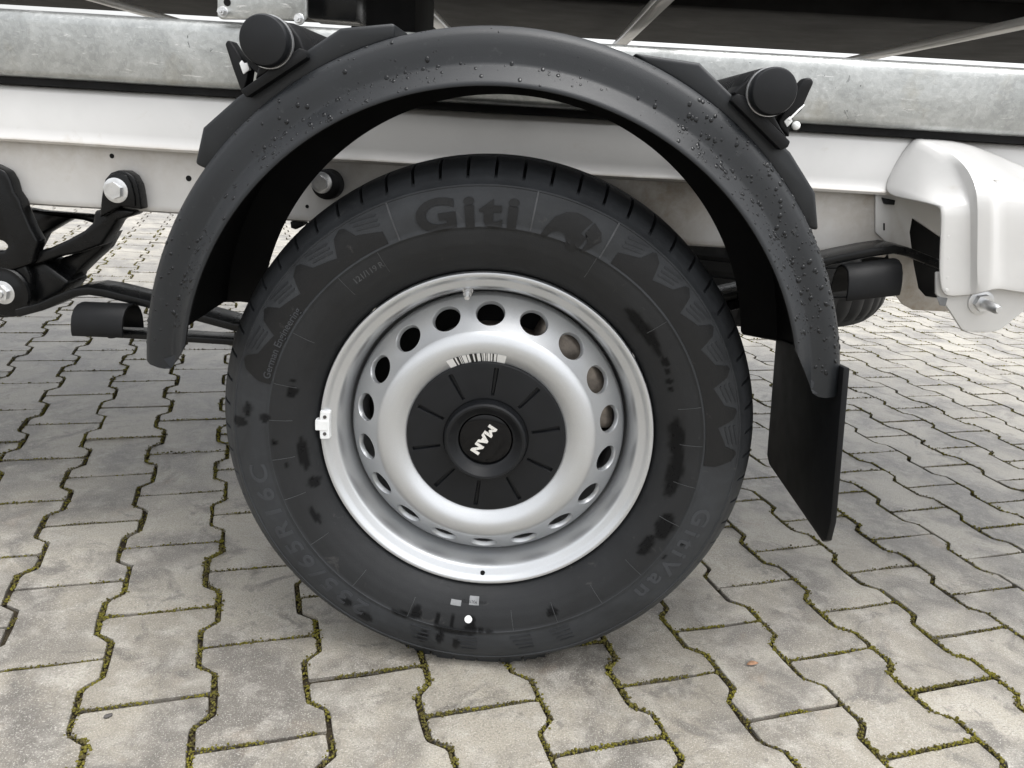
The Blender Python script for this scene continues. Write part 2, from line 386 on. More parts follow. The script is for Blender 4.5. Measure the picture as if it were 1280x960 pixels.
# --- wheel: tyre
SP = [(.2205, .012), (.2225, .004), (.226, -.003), (.233, -.011), (.245, -.0195), (.258, -.0255), (.270, -.0285), (.2775, -.0296), (.2785, -.0306), (.2800, -.0306), (.281, -.0298),
      (.292, -.0300), (.304, -.0288), (.3155, -.0255), (.3240, -.0215), (.3250, -.0222), (.3268, -.0212), (.3275, -.0192), (.333, -.0150), (.3380, -.0090), (.342, -.0035)]
SP_ = []
for (a, ya), (b, yb) in zip(SP, SP[1:]):
    k = max(1, int((b-a)/.0032)); SP_ += [(a+(b-a)*i/k, ya+(yb-ya)*i/k) for i in range(k)]
SP = SP_+SP[-1:]
def side_y(r):
    for (a, ya), (b, yb) in zip(SP, SP[1:]):
        if r <= b: return ya+(yb-ya)*max(0, (r-a)/(b-a))
    return SP[-1][1]
SH = [(.3455, .003), (.349, .009), (.3515, .016), (.353, .024), (.3545, .034), (.3555, .046), (.3558, .0515), (.3490, .0525), (.3490, .0595), (.3562, .0605)]
CR = [(.357, .075), (.3572, .0800), (.349, .0810), (.349, .0865)]
half = SP+SH+CR
prof = half+[(r, .174-y) for r, y in half[::-1]]
NP = 64; sub = [0, .03, .05, .130, .152, .18, .28, .38, .48, .5, .6, .7, .8, .9]
angs = []; slit = []
for i in range(NP):
    for s in sub: angs.append((i+s)*2*pi/NP); slit.append(1 if .04 < s < .14 else 0)
def tyre_wet(r, deg):
    w = 0
    for r0, d0, rr, dd in WET:
        dr = (r-r0)/rr; da = ((deg-d0+180) % 360-180)/dd
        q = dr*dr+da*da
        if q < 3:
            q += .55*noise.noise((r*70, rad(deg)*r*70, 3.0))+.22*noise.noise((r*170, rad(deg)*r*170, 5.0))
            w = max(w, 1-ss(.6, 1.2, q))
    return w
WET = [(.250, 41, .0085, 9), (.252, 30, .005, 1.6), (.249, 27, .004, 1.2), (.248, 24, .004, 1), (.247, 21.5, .004, .9), (.246, 6, .010, 6.5), (.249, -5, .010, 9), (.262, -22, .012, 4.5), (.257, -30, .009, 4),
       (.283, 176, .006, 1.6), (.254, 167.5, .008, 2.0), (.256, 164, .003, .8), (.240, -172, .007, 6), (.237, -162, .008, 2), (.252, -152, .004, 3.6), (.273, -177, .004, 1), (.262, -170, .004, .8), (.317, 178, .010, 1.5), (.306, 174.5, .006, 2.2),
       (.262, -66.5, .008, 1.7), (.281, -97, .006, 6), (.300, -104, .013, 1.6), (.296, -99.5, .013, 1.2), (.302, -95, .012, 1.1), (.272, -97, .016, .7), (.268, -91, .014, 1.0), (.276, -91.5, .009, 2.2), (.276, -88.5, .005, .8), (.277, -86, .004, 1.2), (.270, -101.5, .012, .8), (.310, -120, .010, 2.4), (.305, -126, .008, 1.5), (.268, -108, .012, 1.8), (.285, -30, .003, 1), (.294, -24, .0035, .9), (.278, -112, .005, 3)]
bm = bmesh.new(); rows = []; dust = []; wet = []
for a, sl in zip(angs, slit):
    row = []
    for j, (r, y) in enumerate(prof):
        yy, rr = y, r
        if sl and 0.335 < r and (y < .047 or y > .127) and not .3485 < r < .3489: 
            dep = .012*ss(.335, .345, r); rr -= dep*.75; yy += dep*.8 if y < .1 else -dep*.8
        x, z = HX+rr*cos(a), HZ+rr*sin(a)
        if z < .009:                              # contact patch: flattened, bulged
            zz = .0012; yy += (-.009 if y < .08 else .009)*ss(0, 1, (.009-z)/.017)*(1 if r < .35 else .3); z = zz
        row.append(bm.verts.new((x, yy, z)))
        dg = math.degrees(a)
        dust.append((.36 if r < .278 else 1.0) if y < .1 and r < .343 else .55)
        wet.append(tyre_wet(r, dg) if y < .0 and r < .33 else 0)
    rows.append(row)
for i in range(len(rows)):
    A, B = rows[i], rows[(i+1) % len(rows)]
    for j in range(len(prof)-1): bm.faces.new((A[j], A[j+1], B[j+1], B[j]))
wheel = bpy.data.objects.new('wheel', None); COL.objects.link(wheel); wheel.parent = truck
tyre = fin('tyre', bm, M_TYRE, wheel, 40); attr(tyre, 'dust', dust); attr(tyre, 'wet', wet)

def on_side(r, deg, h=0):
    a = rad(deg); return (HX+r*cos(a), side_y(r)-h, HZ+r*sin(a))
def side_bm(polys, h=.0007):
    """raised pads on the sidewall, given as polygons of (radius, degrees)"""
    out = bmesh.new()
    for poly in polys:
        dense = []
        for (r0, d0), (r1, d1) in zip(poly, poly[1:]+poly[:1]):
            n = max(1, int(max(abs(r1-r0)/.005, abs(d1-d0)/1.0)))
            dense += [(r0+(r1-r0)*i/n, d0+(d1-d0)*i/n) for i in range(n)]
        t = bmesh.new(); vs = [t.verts.new((d*.005, r, 0)) for r, d in dense]
        t.faces.new(vs); bmesh.ops.triangulate(t, faces=t.faces)
        for _ in range(2):
            es = [e for e in t.edges if e.calc_length() > .007]
            if es: bmesh.ops.subdivide_edges(t, edges=es, cuts=1, use_grid_fill=False); bmesh.ops.triangulate(t, faces=t.faces)
        ext = bmesh.ops.extrude_face_region(t, geom=list(t.faces))
        top = {g for g in ext['geom'] if isinstance(g, bmesh.types.BMVert)}
        mp = {}
        for v in t.verts: mp[v] = out.verts.new(on_side(v.co.y, v.co.x/.005, h if v in top else -.0012))
        for f in t.faces:
            try: out.faces.new([mp[v] for v in f.verts])
            except ValueError: pass
        t.free()
    return out
def text_bm(body, size, bold=0, ext=.5, spacing=1.0, xs=1.0):
    cu = bpy.data.curves.new('lettering', 'FONT'); cu.body = body; cu.size = size; cu.offset = bold; cu.extrude = ext
    cu.align_x = 'CENTER'; cu.space_character = spacing; cu.resolution_u = 6
    o = bpy.data.objects.new('lettering', cu); COL.objects.link(o); bpy.context.view_layer.update()
    me = bpy.data.meshes.new_from_object(o.evaluated_get(bpy.context.evaluated_depsgraph_get()))
    bpy.data.objects.remove(o); bpy.data.curves.remove(cu)
    bm = bmesh.new(); bm.from_mesh(me); bpy.data.meshes.remove(me); bmesh.ops.remove_doubles(bm, verts=bm.verts, dist=1e-6)
    for v in bm.verts: v.co.x *= xs
    return bm
def side_text(name, body, size, rbase, deg, m, h=.0008, bold=0, flip=False, spacing=1.0, xs=1.0):
    bm = text_bm(body, size, bold, .5, spacing, xs)
    bmesh.ops.triangulate(bm, faces=bm.faces)
    for _ in range(2):
        es = [e for e in bm.edges if math.hypot(*(e.verts[0].co-e.verts[1].co)[:2]) > .006]
        if es: bmesh.ops.subdivide_edges(bm, edges=es, cuts=1); bmesh.ops.triangulate(bm, faces=bm.faces)
    rm = rbase+size*.35
    for v in bm.verts:
        r = rbase+v.co.y; d = deg-math.degrees(v.co.x/rm)
        v.co = Vector(on_side(r, d, h if v.co.z > 0 else -.0015))
    return fin(name, bm, m, wheel, 30)
# maker's word, emblem, size and the small print moulded in the sidewall
side_text('tyre_lettering', 'Giti', .050, .2793, 96.6, M_TLET, .0017, .0018, xs=1.36, spacing=1.2)
side_text('tyre_lettering', '235/65R16C', .033, .2885, 214, M_TLIT, .0005, .0006, xs=1.2, spacing=1.35)
side_text('tyre_lettering', 'GitiVan', .032, .2885, 332, M_TLIT, .0005, .0006, xs=1.2, spacing=1.35)
side_text('tyre_lettering', 'German Engineering', .0125, .2835, 155, M_TLIT, .0014, .0001)
side_text('tyre_lettering', '121/119 R', .0105, .259, 125, M_TLINE, .0003, .0001)
def rpoly(fn, pts): return [fn(*p) for p in pts]
# horse head emblem: mane and muzzle
EM = lambda u, v: (.272+v*.047, 79.0-u*14.2)
mane = rpoly(EM, [(0, .12), (.05, .34), (.16, .66), (.3, .84), (.46, .92), (.62, .90), (.73, .86), (.66, .62), (.63, .50), (.74, .44), (.71, .22), (.66, .02), (.58, -.02), (.46, .05), (.45, .2), (.38, .34), (.28, .36), (.17, .28), (.10, .1)])
muz = rpoly(EM, [(.76, .86), (.92, .72), (.985, .52), (.93, .40), (.86, .22), (.75, .06), (.77, .24), (.81, .46), (.69, .54), (.71, .64)])
for part_ in (mane, muz): fin('tyre_emblem', side_bm([part_], .0011), M_TLET, wheel, 30)
# radial frame bars, the saw-tooth pattern and its stripes
strp = []
def saw(d_first, n, pitch, s):
    """one raised band with a saw-tooth outer edge, n teeth running with the sign s"""
    inner = []; outer = []
    for k in range(n):
        d0 = d_first+s*k*pitch
        outer += [(.2965, d0), (.3005, d0+s*pitch*.2), (.3065, d0+s*pitch*.48), (.3205, d0+s*pitch*.62), (.3225, d0+s*pitch*.70), (.3165, d0+s*pitch*.86)]
        for q in range(3):
            ro = .3045+q*.0058
            strp.append([(ro, d0+s*pitch*.02), (ro+.0022, d0+s*pitch*.0), (ro+.0080, d0+s*pitch*(.40+.03*q)), (ro+.0058, d0+s*pitch*(.43+.03*q))])
    outer.append((.2965, d_first+s*n*pitch)); inner = [(.2812, d_first+s*n*pitch), (.2812, d_first)]
    return outer+inner
bands = [saw(60.5, 6, 10.3, -1), saw(116.5, 4, 12.5, 1)]
for d0 in (255, 268, 283, 294):
    for k in range(4): strp.append([(.287+.007*k, d0-3.2+k*.6), (.2893+.007*k, d0-3.2+k*.6), (.2885+.007*k, d0+2.6), (.2865+.007*k, d0+2.6)])
for bd in bands: fin('tyre_pattern', side_bm([bd], .0008), M_TLET, wheel, 30)
tag(fin('tyre_stripes', side_bm(strp, .0009), M_STRIPE, wheel, 30), kind='stuff')
bars = [[(.2795, d-.18), (.2795, d+.18), (.3255, d+.18), (.3255, d-.18)] for d in (81.5, 63.5, 113.6)]
tick = [[(.250, d-.08), (.250, d+.08), (.2775, d+.08), (.2775, d-.08)] for d in (166, 151, 176.5, -160, -145, -172, 15, 4, -8, -20, -38, -52, -66, -79, -110, -128, 40, 64, 132, 120)]
tag(fin('tyre_rib', side_bm(bars+tick, .0005), M_TLINE, wheel, 30), kind='stuff')
fin('paint_dot', side_bm([[(.2617+.0053*sin(t*pi/9), -92.3+1.16*cos(t*pi/9)) for t in range(18)]], .0004), M_PAINT, wheel)
lab = [[(.2335, -89.4), (.2335, -92.6), (.2435, -92.6), (.2435, -89.4)], [(.2400, -95.2), (.2400, -98.6), (.2465, -98.6), (.2465, -95.2)]]
for part_ in lab: fin('moulded_label', side_bm([part_], .0003), M_GREYL, wheel)
side_text('label_print', 'STEEL  POLYESTER', .0042, .2385, -91, M_TLET, .0006)

# --- wheel: rim and disc
bm = bmesh.new()
RP = [(.2175, .022), (.2200, .010), (.2204, .003), (.2190, -.0008), (.2165, -.0015), (.2140, -.0005), (.2115, .0035), (.2080, .0062), (.2020, .0080), (.1985, .011), (.1955, .019), (.1925, .0285), (.1905, .040), (.1895, .060), (.178, .08), (.176, .115), (.19, .14), (.2, .16), (.212, .164), (.219, .156)]
lathe(bm, RP, HX, HZ, 144)
rim = fin('rim', bm, M_SILV, wheel, 50)
def cone(u, v):        # v: 0 at the outer edge .. 1 at the bulge; u degrees
    r = .1830-.0375*v; y = .0370-.0385*v+.006*sin(pi*v)*0
    return r, y
bm = bmesh.new(); N = 32; HR = .0190; Lc = math.hypot(.0375, .0385)
for s in range(18):
    d0 = 91.0+s*20; rm = .1642
    loops = []
    per = []
    for i in range(N):
        t = 2*pi*i/N; c_, s_ = cos(t), sin(t); k = 1/max(abs(c_), abs(s_)); per.append((c_*k, s_*k))
    def P(u, v):       # u,v in metres about the hole centre on the developed cone
        vv = .5+v/Lc; r, y = cone(0, vv); return r, rad(d0)+u/rm, y
    for q in range(5):
        t = q/4; lp = []
        for i in range(N):
            hx, hy = HR*cos(2*pi*i/N), HR*sin(2*pi*i/N)
            ox, oy = per[i][0]*rad(10)*rm, per[i][1]*Lc/2
            t_ = t**.8
            r, a, y = P(ox+(hx-ox)*t_, oy+(hy-oy)*t_)
            lp.append(bm.verts.new((HX+r*cos(a), y, HZ+r*sin(a))))
        loops.append(lp)
    for q, (dn, sc) in enumerate(((.0014, .965), (.006, .94))):
        lp = []
        for i in range(N):
            r, a, y = P(HR*sc*cos(2*pi*i/N), HR*sc*sin(2*pi*i/N)); r -= dn*.72; y += dn*.7
            lp.append(bm.verts.new((HX+r*cos(a), y, HZ+r*sin(a))))
        loops.append(lp)
    for A, B in zip(loops, loops[1:]):
        for i in range(N): bm.faces.new((A[i], A[(i+1) % N], B[(i+1) % N], B[i]))
lathe(bm, [(.1830, .0370), (.1850, .0405), (.1860, .050)], HX, HZ, 144)
BP = [(.1455, -.0015), (.1435, -.0033), (.1405, -.0053), (.1365, -.0071), (.132, -.0083), (.127, -.0087), (.1215, -.0078), (.1155, -.0050), (.110, -.0010), (.104, .0030), (.09, .010), (.05, .012)]
lathe(bm, BP, HX, HZ, 144)
bmesh.ops.remove_doubles(bm, verts=bm.verts, dist=2e-5)
fin('wheel_disc', bm, M_SILV, wheel, 42)
# hub cap with ten recessed slots
bm = bmesh.new(); K = 720
CP = [(.1045, .0065), (.1052, .003), (.1046, .0000), (.1030, -.0014), (.0985, -.0020), (.0975, -.0021), (.062, -.0032), (.061, -.0032), (.0565, -.0033), (.0552, -.0022), (.0545, -.0022), (.0538, -.0125), (.0528, -.0155), (.0505, -.0172), (.0480, -.0168), (.0450, -.0140), (.0400, -.0085), (.0372, -.0060), (.0362, -.0056), (.0355, .000)]
rows = []
for i in range(K):
    dg = i*360/K; off = min(abs((dg-84.5-36*k+180) % 360-180) for k in range(10)); row = []
    for r, y in CP:
        # slot walls: a step in depth inside the slot's width
        inside = .061 < r < .098 and off*rad(1)*r < .0019
        row.append(bm.verts.new((HX+r*cos(rad(dg)), y+(.0048 if inside else 0), HZ+r*sin(rad(dg)))))
    rows.append(row)
for i in range(K):
    A, B = rows[i], rows[(i+1) % K]
    for j in range(len(CP)-1): bm.faces.new((A[j], A[j+1], B[j+1], B[j]))
fin('hub_cap', bm, M_CAP, wheel, 28)
disc_obj('badge', [(0, -.0081), (.012, -.0078), (.024, -.0069), (.031, -.0057), (.0340, -.0047), (.0358, .0005), (0, .002)], HX, HZ, M_GLOSS, wheel, 64)
ta = rad(-122)
bm = text_bm('MAN', .0158, .0009, .0005, 1.12, 1.22)
for v in bm.verts:
    x, y = v.co.x, v.co.y-.0056
    v.co = Vector((HX-.002+x*cos(ta)-y*sin(ta), -.0081-v.co.z*1.6, HZ+.0005+x*sin(ta)+y*cos(ta)))
fin('badge_lettering', bm, M_BRIGHT, wheel, 30)
# barcode sticker beside the cap
bm = bmesh.new(); uvl = bm.loops.layers.uv.new('UVMap'); prev = None
for i in range(25):
    d = 118-i*38.5/24; rr = []
    for r in (.1035, .1125, .1178):
        y = next(ya+(yb-ya)*(ra-r)/(ra-rb) for (ra, ya), (rb, yb) in zip(BP, BP[1:]) if rb <= r <= ra)
        rr.append(bm.verts.new((HX+r*cos(rad(d)), y-.0005, HZ+r*sin(rad(d)))))
    if prev:
        for k in range(2):
            f = bm.faces.new((prev[k], rr[k], rr[k+1], prev[k+1]))
            for lo, uu in zip(f.loops, ((i-1)/24, i/24, i/24, (i-1)/24)): lo[uvl].uv = (uu, .5)
    prev = rr
fin('barcode_sticker', bm, M_BAR, wheel)
# valve, balance weight, drain dot
va = rad(99.7); vx, vz = HX+.1935*cos(va), HZ+.1935*sin(va)
bm = bmesh.new(); bmesh.ops.create_cone(bm, cap_ends=True, segments=16, radius1=.0052, radius2=.0052, depth=.008, matrix=Matrix.Translation((0, 0, 0)))
bmesh.ops.create_cone(bm, cap_ends=True, segments=16, radius1=.0068, radius2=.0068, depth=.003, matrix=Matrix.Translation((0, 0, -.004)))
bmesh.ops.create_cone(bm, cap_ends=True, segments=16, radius1=.0036, radius2=.0033, depth=.009, matrix=Matrix.Translation((0, 0, .007)))
ob = fin('valve', bm, M_ZINC, wheel, 30); ob.location = (vx, .012, vz)
ob.rotation_euler = Vector((-.12*cos(va), -.85, -.5)).to_track_quat('Z', 'Y').to_euler()
bm = bmesh.new()
for (ra, rb, da, db, y0, y1) in ((.2065, .2190, -5.2, 5.2, -.0045, .006), (.2085, .2245, -1.9, 1.9, -.0062, .004)):
    lathe(bm, [(ra, y1), (ra, y0), (rb, y0-.001), (rb+.0005, y1), ], HX, HZ, 10, 178.7+da, 178.7+db, closed=True)
bmesh.ops.holes_fill(bm, edges=bm.edges); bev(bm, .0008, 1, 50)
fin('balance_weight', bm, M_PAINT, wheel)
for dd in (-3.2, 3.2):
    a = rad(178.7+dd); disc_obj('weight_rivet', [(0, -.0064), (.0022, -.0064), (.0024, -.005), (0, -.004)], HX+.2125*cos(a), HZ+.2125*sin(a), M_STONE, wheel, 16)
disc_obj('rim_plug', [(0, .0045), (.0030, .0045), (.0034, .007), (0, .01)], HX+.2066*cos(rad(-88.7)), HZ+.2066*sin(rad(-88.7)), M_HOLE, wheel, 20)
# brake behind the disc
disc_obj('brake_disc', [(.08, .075), (.133, .075), (.135, .077), (.135, .1), (.08, .1)], HX, HZ, M_CAST, truck, 64)
bm = bmesh.new(); lathe(bm, [(.122, .045), (.168, .045), (.172, .06), (.172, .12), (.122, .12)], HX, HZ, 18, 2, 66, closed=True); bmesh.ops.holes_fill(bm, edges=bm.edges); bev(bm, .008, 3)
fin('brake_caliper', bm, M_CAST, truck)
disc_obj('backing_plate', [(0, .11), (.178, .11), (.18, .113), (0, .114)], HX, HZ, M_UNDER, truck, 48)

# --- mudguard
FX, FZ = .0120, .4100
FP = [  # radius, depth, left end angle, right end angle
    (.3660, .2000, 172.5, 8), (.3700, .2040, 172.3, 7), (.4200, .2060, 173, 5.2), (.4262, .2020, 174, 5.4), (.4270, .1500, 174.5, 6), (.4270, .0400, 175, 6.3), (.4270, -.0300, 175.6, 6.4), (.4266, -.0390, 175.9, 6.1), (.4248, -.0470, 176.2, 5.7), (.4210, -.0530, 176.5, 5.4), (.4160, -.0568, 176.8, 5.2),
    (.4050, -.0588, 177.1, 5.2), (.3960, -.0602, 177.1, 5.5), (.3890, -.0610, 176.9, 6.2), (.3865, -.0617, 176.6, 7.0), (.3845, -.0634, 176.2, 7.8), (.3800, -.0684, 175.3, 9.3), (.3745, -.0742, 174.2, 11.3), (.3695, -.0793, 172.9, 13.2), (.3663, -.0815, 171.8, 14.8), (.3640, -.0810, 170.8, 16),
    (.3635, -.0785, 170.8, 16), (.3700, -.0740, 172.9, 13.2), (.3790, -.0650, 175.0, 9.8), (.3890, -.0575, 176.5, 6.8), (.4120, -.0530, 176.4, 5.6), (.4205, -.0420, 175.5, 6.4), (.4232, -.0300, 175.2, 6.6), (.4232, .1500, 174, 6.2), (.4200, .2010, 173.4, 5.6), (.3700, .1990, 172.8, 7.2)]
NA = 110; bm = bmesh.new(); rows = []
for i in range(NA+1):
    t = i/NA; row = []
    for r, y, dl, dr in FP:
        a = rad(dl+(dr-dl)*t); row.append(bm.verts.new((FX+r*cos(a), y, FZ+r*sin(a))))
    rows.append(row)
nf = len(FP)
for A, B in zip(rows, rows[1:]):
    for j in range(nf): bm.faces.new((A[j], A[(j+1) % nf], B[(j+1) % nf], B[j]))
bm.faces.new(rows[0]); bm.faces.new(rows[-1])
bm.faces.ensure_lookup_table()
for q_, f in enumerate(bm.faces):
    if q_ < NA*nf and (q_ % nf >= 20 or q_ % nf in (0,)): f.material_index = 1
mud = fin('mudguard', bm, M_FEN, truck, 50); mud.data.materials.append(M_INNER_SHADE)
def arc(r, a0, a1, n): return [(FX+r*cos(rad(a0+(a1-a0)*i/n)), FZ+r*sin(rad(a0+(a1-a0)*i/n))) for i in range(n+1)]
padL = [(-.343, .672), (-.331, .713), (-.290, .748), (-.172, .826), (-.112, .834)]+arc(.4255, 107, 143, 14)
padR = [(.150, .818), (.223, .812), (.337, .724), (.372, .682), (.383, .640)]+arc(.4255, 33, 69, 14)
for pd in (padL, padR): prism('support_pad', pd, -.031, .199, M_FEN, mud, .004, 3)
# rivets in the inner skin and the plate over the pad's end
hexbolt('fender_bolt', .405, .522, .05, .005, mud, M_RUB)
# clamps on the pads: saddle, strap, locking lever; tubes run back to the subframe
def clamp(cx, cz, saddle, ear, lever, mark, rc):
    prism('clamp_saddle', saddle, -.046, .03, M_RUB, mud, .0015)
    prism('clamp_ear', ear, -.038, .02, M_RUB, mud, .003, 3)
    prism('clamp_lever', lever, -.026, -.004, M_RUB, mud, .003, 3)
    prism('paint_mark', mark, -.0275, -.02, M_PAINT, mud, .0008)
    return disc_obj('clamp_ring', [(rc*.8, -.03), (rc*1.02, -.03), (rc*1.07, -.027), (rc*1.07, .016), (rc*.8, .02)], cx, cz, M_RUB, mud, 48)
def tube_set(cx, cz, rc):
    t = disc_obj('support_tube', [(0, -.05), (rc*.86, -.05), (rc*.86, .26), (0, .26)], cx, cz, M_BLACK, truck, 32)
    disc_obj('tube_cap', [(0, -.0655), (rc*.80, -.0655), (rc*.90, -.0645), (rc*.955, -.0615), (rc*.97, -.058), (rc*.97, -.046), (0, -.046)], cx, cz, M_CAP, t, 48)
    disc_obj('cap_ring', [(rc*.9, -.0475), (rc*1.0, -.0475), (rc*1.01, -.046), (rc*1.01, -.0435), (rc*.9, -.043)], cx, cz, M_ZINC, t, 48)
    pr = []
    for k in range(22):
        y = .03+k*.01; pr += [(rc*.9, y), (rc*1.02, y+.002), (rc*1.02, y+.006), (rc*.9, y+.008)]
    disc_obj('corrugated_sleeve', [(rc*.8, .03)]+pr+[(rc*.8, .25)], cx, cz, M_RUB, t, 32)
CL = [(-0.2468, 0.8064), (0.2995, 0.7856)]
clamp(CL[0][0]-.004, CL[0][1]-.006, [(-0.2798, 0.7551), (-0.2739, 0.7479), (-0.2049, 0.7929), (-0.2082, 0.8008), (-0.2135, 0.8021)], [(-0.2665, 0.7670), (-0.2443, 0.8331), (-0.2253, 0.8262), (-0.2152, 0.8139), (-0.2086, 0.7981)],
      [(-0.3022, 0.8031), (-0.2992, 0.8073), (-0.2957, 0.8067), (-0.2849, 0.7900), (-0.2764, 0.7788), (-0.2788, 0.7669), (-0.2850, 0.7514), (-0.2883, 0.7597), (-0.2946, 0.7778)], [(-0.2866, 0.7840), (-0.2838, 0.7875), (-0.2812, 0.7843), (-0.2776, 0.7853), (-0.2752, 0.7780), (-0.2827, 0.7726)], .0285)
clamp(CL[1][0]-.002, CL[1][1]-.003, [(0.2592, 0.7743), (0.2650, 0.7820), (0.2723, 0.7800), (0.3298, 0.7358), (0.3282, 0.7298), (0.3209, 0.7260)], [(0.2622, 0.7830), (0.2751, 0.7960), (0.2821, 0.8069), (0.3012, 0.7736), (0.3191, 0.7495), (0.3289, 0.7382)],
      [(0.3300, 0.7797), (0.3362, 0.7958), (0.3419, 0.8036), (0.3479, 0.8039), (0.3514, 0.7992), (0.3490, 0.7924), (0.3452, 0.7789), (0.3433, 0.7695), (0.3356, 0.7624), (0.3329, 0.7520), (0.3340, 0.7401), (0.3208, 0.7496), (0.3179, 0.7563)], [(0.3247, 0.7566), (0.3308, 0.7629), (0.3344, 0.7572), (0.3292, 0.7509)], .0265)
tube_set(CL[0][0], CL[0][1], .0275); tube_set(CL[1][0], CL[1][1], .0255)
tube('cable_tie', [(0.3288, -0.0300, 0.7585), (0.3361, -0.0280, 0.7666), (0.3446, -0.0240, 0.7755)], .0012, M_PAINT, mud, 6)
bm = bmesh.new(); bmesh.ops.create_uvsphere(bm, u_segments=14, v_segments=10, radius=.0048); ob = fin('tie_knob', bm, M_PAINT, mud); ob.location = [(0.3392, -0.0250, 0.7532)][0]
# mud flap: a rubber sheet hung across the rear end
bm = bmesh.new()
fl = [(-.066, .488), (.205, .455), (.205, .262), (.19, .252), (-.055, .253), (-.068, .262), (-.076, .292)]
ys = fl; A = []; B = []
for y, z in fl:
    x = .4275+(.48-z)*.085; A.append(bm.verts.new((x, y, z))); B.append(bm.verts.new((x+.0078, y, z)))
n = len(fl); bm.faces.new(A); bm.faces.new(B[::-1])
for i in range(n): bm.faces.new((A[i], B[i], B[(i+1) % n], A[(i+1) % n]))
bmesh.ops.recalc_face_normals(bm, faces=bm.faces); bev(bm, .0018, 2); fin('mud_flap', bm, M_RUB, mud)
# rain drops on the mudguard
DC = []; DR = []
def fprof(t):
    seg = FP[5:20]; k = t*(len(seg)-1); i = min(int(k), len(seg)-2); w = k-i
    (r0, y0, _, _), (r1, y1, _, _) = seg[i], seg[i+1]
    nr, ny = -(y1-y0), (r1-r0); L = math.hypot(nr, ny); return r0+(r1-r0)*w, y0+(y1-y0)*w, nr/L, ny/L
HV = []; HF = []; ND = 7
DV = []; DF = []
for _ in range(1100):
    d = random.choice((random.uniform(8, 62), random.uniform(8, 62), random.gauss(28, 16), random.uniform(8, 175), random.uniform(100, 135), random.uniform(150, 176)))
    if not 9 < d < 174: continue
    t = random.uniform(.08, .93) if d < 70 or random.random() < .5 else random.uniform(.6, .95)
    if t > .55 and not 17 < d < 169: continue
    r, y, nr, ny = fprof(t); a = rad(d); p = Vector((FX+r*cos(a), y, FZ+r*sin(a)))
    n_ = Vector((nr*cos(a), ny, nr*sin(a))); 
    if n_.dot(p-Vector((FX+.39*cos(a), .05, FZ+.39*sin(a)))) < 0: n_ = -n_
    s = (1.0 if d < 65 else .9)*random.choice((.0006, .0007, .0008, .001, .0012, .0015, .002, .0026))*random.uniform(.8, 1.2); st = random.uniform(1, 1.5)
    u = n_.cross(Vector((0, 1, .1))).normalized(); w = n_.cross(u)
    if abs(w.z) < abs(u.z): u, w = w, u
    b = len(DV)
    for q, (rr, hh) in enumerate(((1.0, -.1), (.92, .25), (.62, .5))):
        for k in range(ND):
            c_, s_ = cos(2*pi*k/ND), sin(2*pi*k/ND); DV.append(p+(u*c_+w*s_*st)*s*rr+n_*s*hh*.62)
    DV.append(p+n_*s*.4); 
    for q in range(2):
        for k in range(ND): DF.append((b+q*ND+k, b+q*ND+(k+1) % ND, b+(q+1)*ND+(k+1) % ND, b+(q+1)*ND+k))
    for k in range(ND): DF.append((b+2*ND+k, b+2*ND+(k+1) % ND, b+3*ND))
    DF.append(tuple(b+k for k in range(ND))[::-1])
tag(pyd('rain_drops', DV, DF, M_WATER, mud, smooth=80), kind='stuff')

# --- white chassis side member: upper panel folded over a lower web
def beam(name, sec, x0, x1, m, parent, nx=40, wob=0):
    bm = bmesh.new(); rows = []
    for i in range(nx+1):
        x = x0+(x1-x0)*i/nx
        rows.append([bm.verts.new((x, y+wob*noise.noise((x*7, z*40, 0)), z+wob*.8*noise.noise((x*9, y*60, 5)))) for y, z in sec])
    n = len(sec)
    for A, B in zip(rows, rows[1:]):
        for j in range(n): bm.faces.new((A[j], A[(j+1) % n], B[(j+1) % n], B[j]))
    bm.faces.new(rows[0]); bm.faces.new(rows[-1])
    return fin(name, bm, m, parent, 40)
UP = [(.300, .7515), (.277, .7515), (.272, .7485), (.268, .742), (.264, .690), (.262, .680), (.258, .6755), (.2565, .6725), (.258, .6690), (.266, .6680), (.300, .6685)]
fr = beam('side_member', UP, -2.2, .62, M_WHITE, truck, 90, .0012)
fr2 = beam('side_member', [(y+.006, z) for y, z in UP], .60, 1.3, M_WHITE, truck, 20)
co = np.zeros(len(fr.data.vertices)*3); fr.data.vertices.foreach_get('co', co); co = co.reshape(-1, 3)
attr(fr, 'dirt', np.clip(np.exp(-((co[:, 2]-.671)/.0035)**2)*.75, 0, 1))
LW = [(.330, .6690), (.2735, .6690), (.2735, .585), (.2755, .5765), (.281, .5735), (.330, .5735), (.330, .577), (.2785, .578), (.2785, .668)]
web = beam('frame_web', LW, -2.2, .60, M_WHITE, truck, 90, .0004)
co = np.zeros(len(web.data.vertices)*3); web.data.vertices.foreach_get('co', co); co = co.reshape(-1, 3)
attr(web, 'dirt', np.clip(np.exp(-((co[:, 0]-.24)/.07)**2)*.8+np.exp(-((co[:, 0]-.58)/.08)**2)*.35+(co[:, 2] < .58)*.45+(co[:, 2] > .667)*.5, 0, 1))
for (x, z), r in zip([(-0.5996, 0.6561), (-0.4826, 0.6296), (-0.2995, 0.5981)], (.0036, .0044, .0028)):
    disc_obj('frame_hole', [(0, .2729), (r, .2729), (r, .2745), (0, .2745)], x, z, M_HOLE, web, 20)
(sx, sz), = [(-0.2677, 0.6366)]
disc_obj('bump_stop', [(0, .245), (.016, .245), (.0215, .248), (.0225, .253), (.0225, .2738), (0, .2738)], sx+.004, sz-.002, M_RUB, web, 32)
hexbolt('stop_bolt', sx-.001, sz+.001, .243, .0105, web, M_ZINC, False, .5)
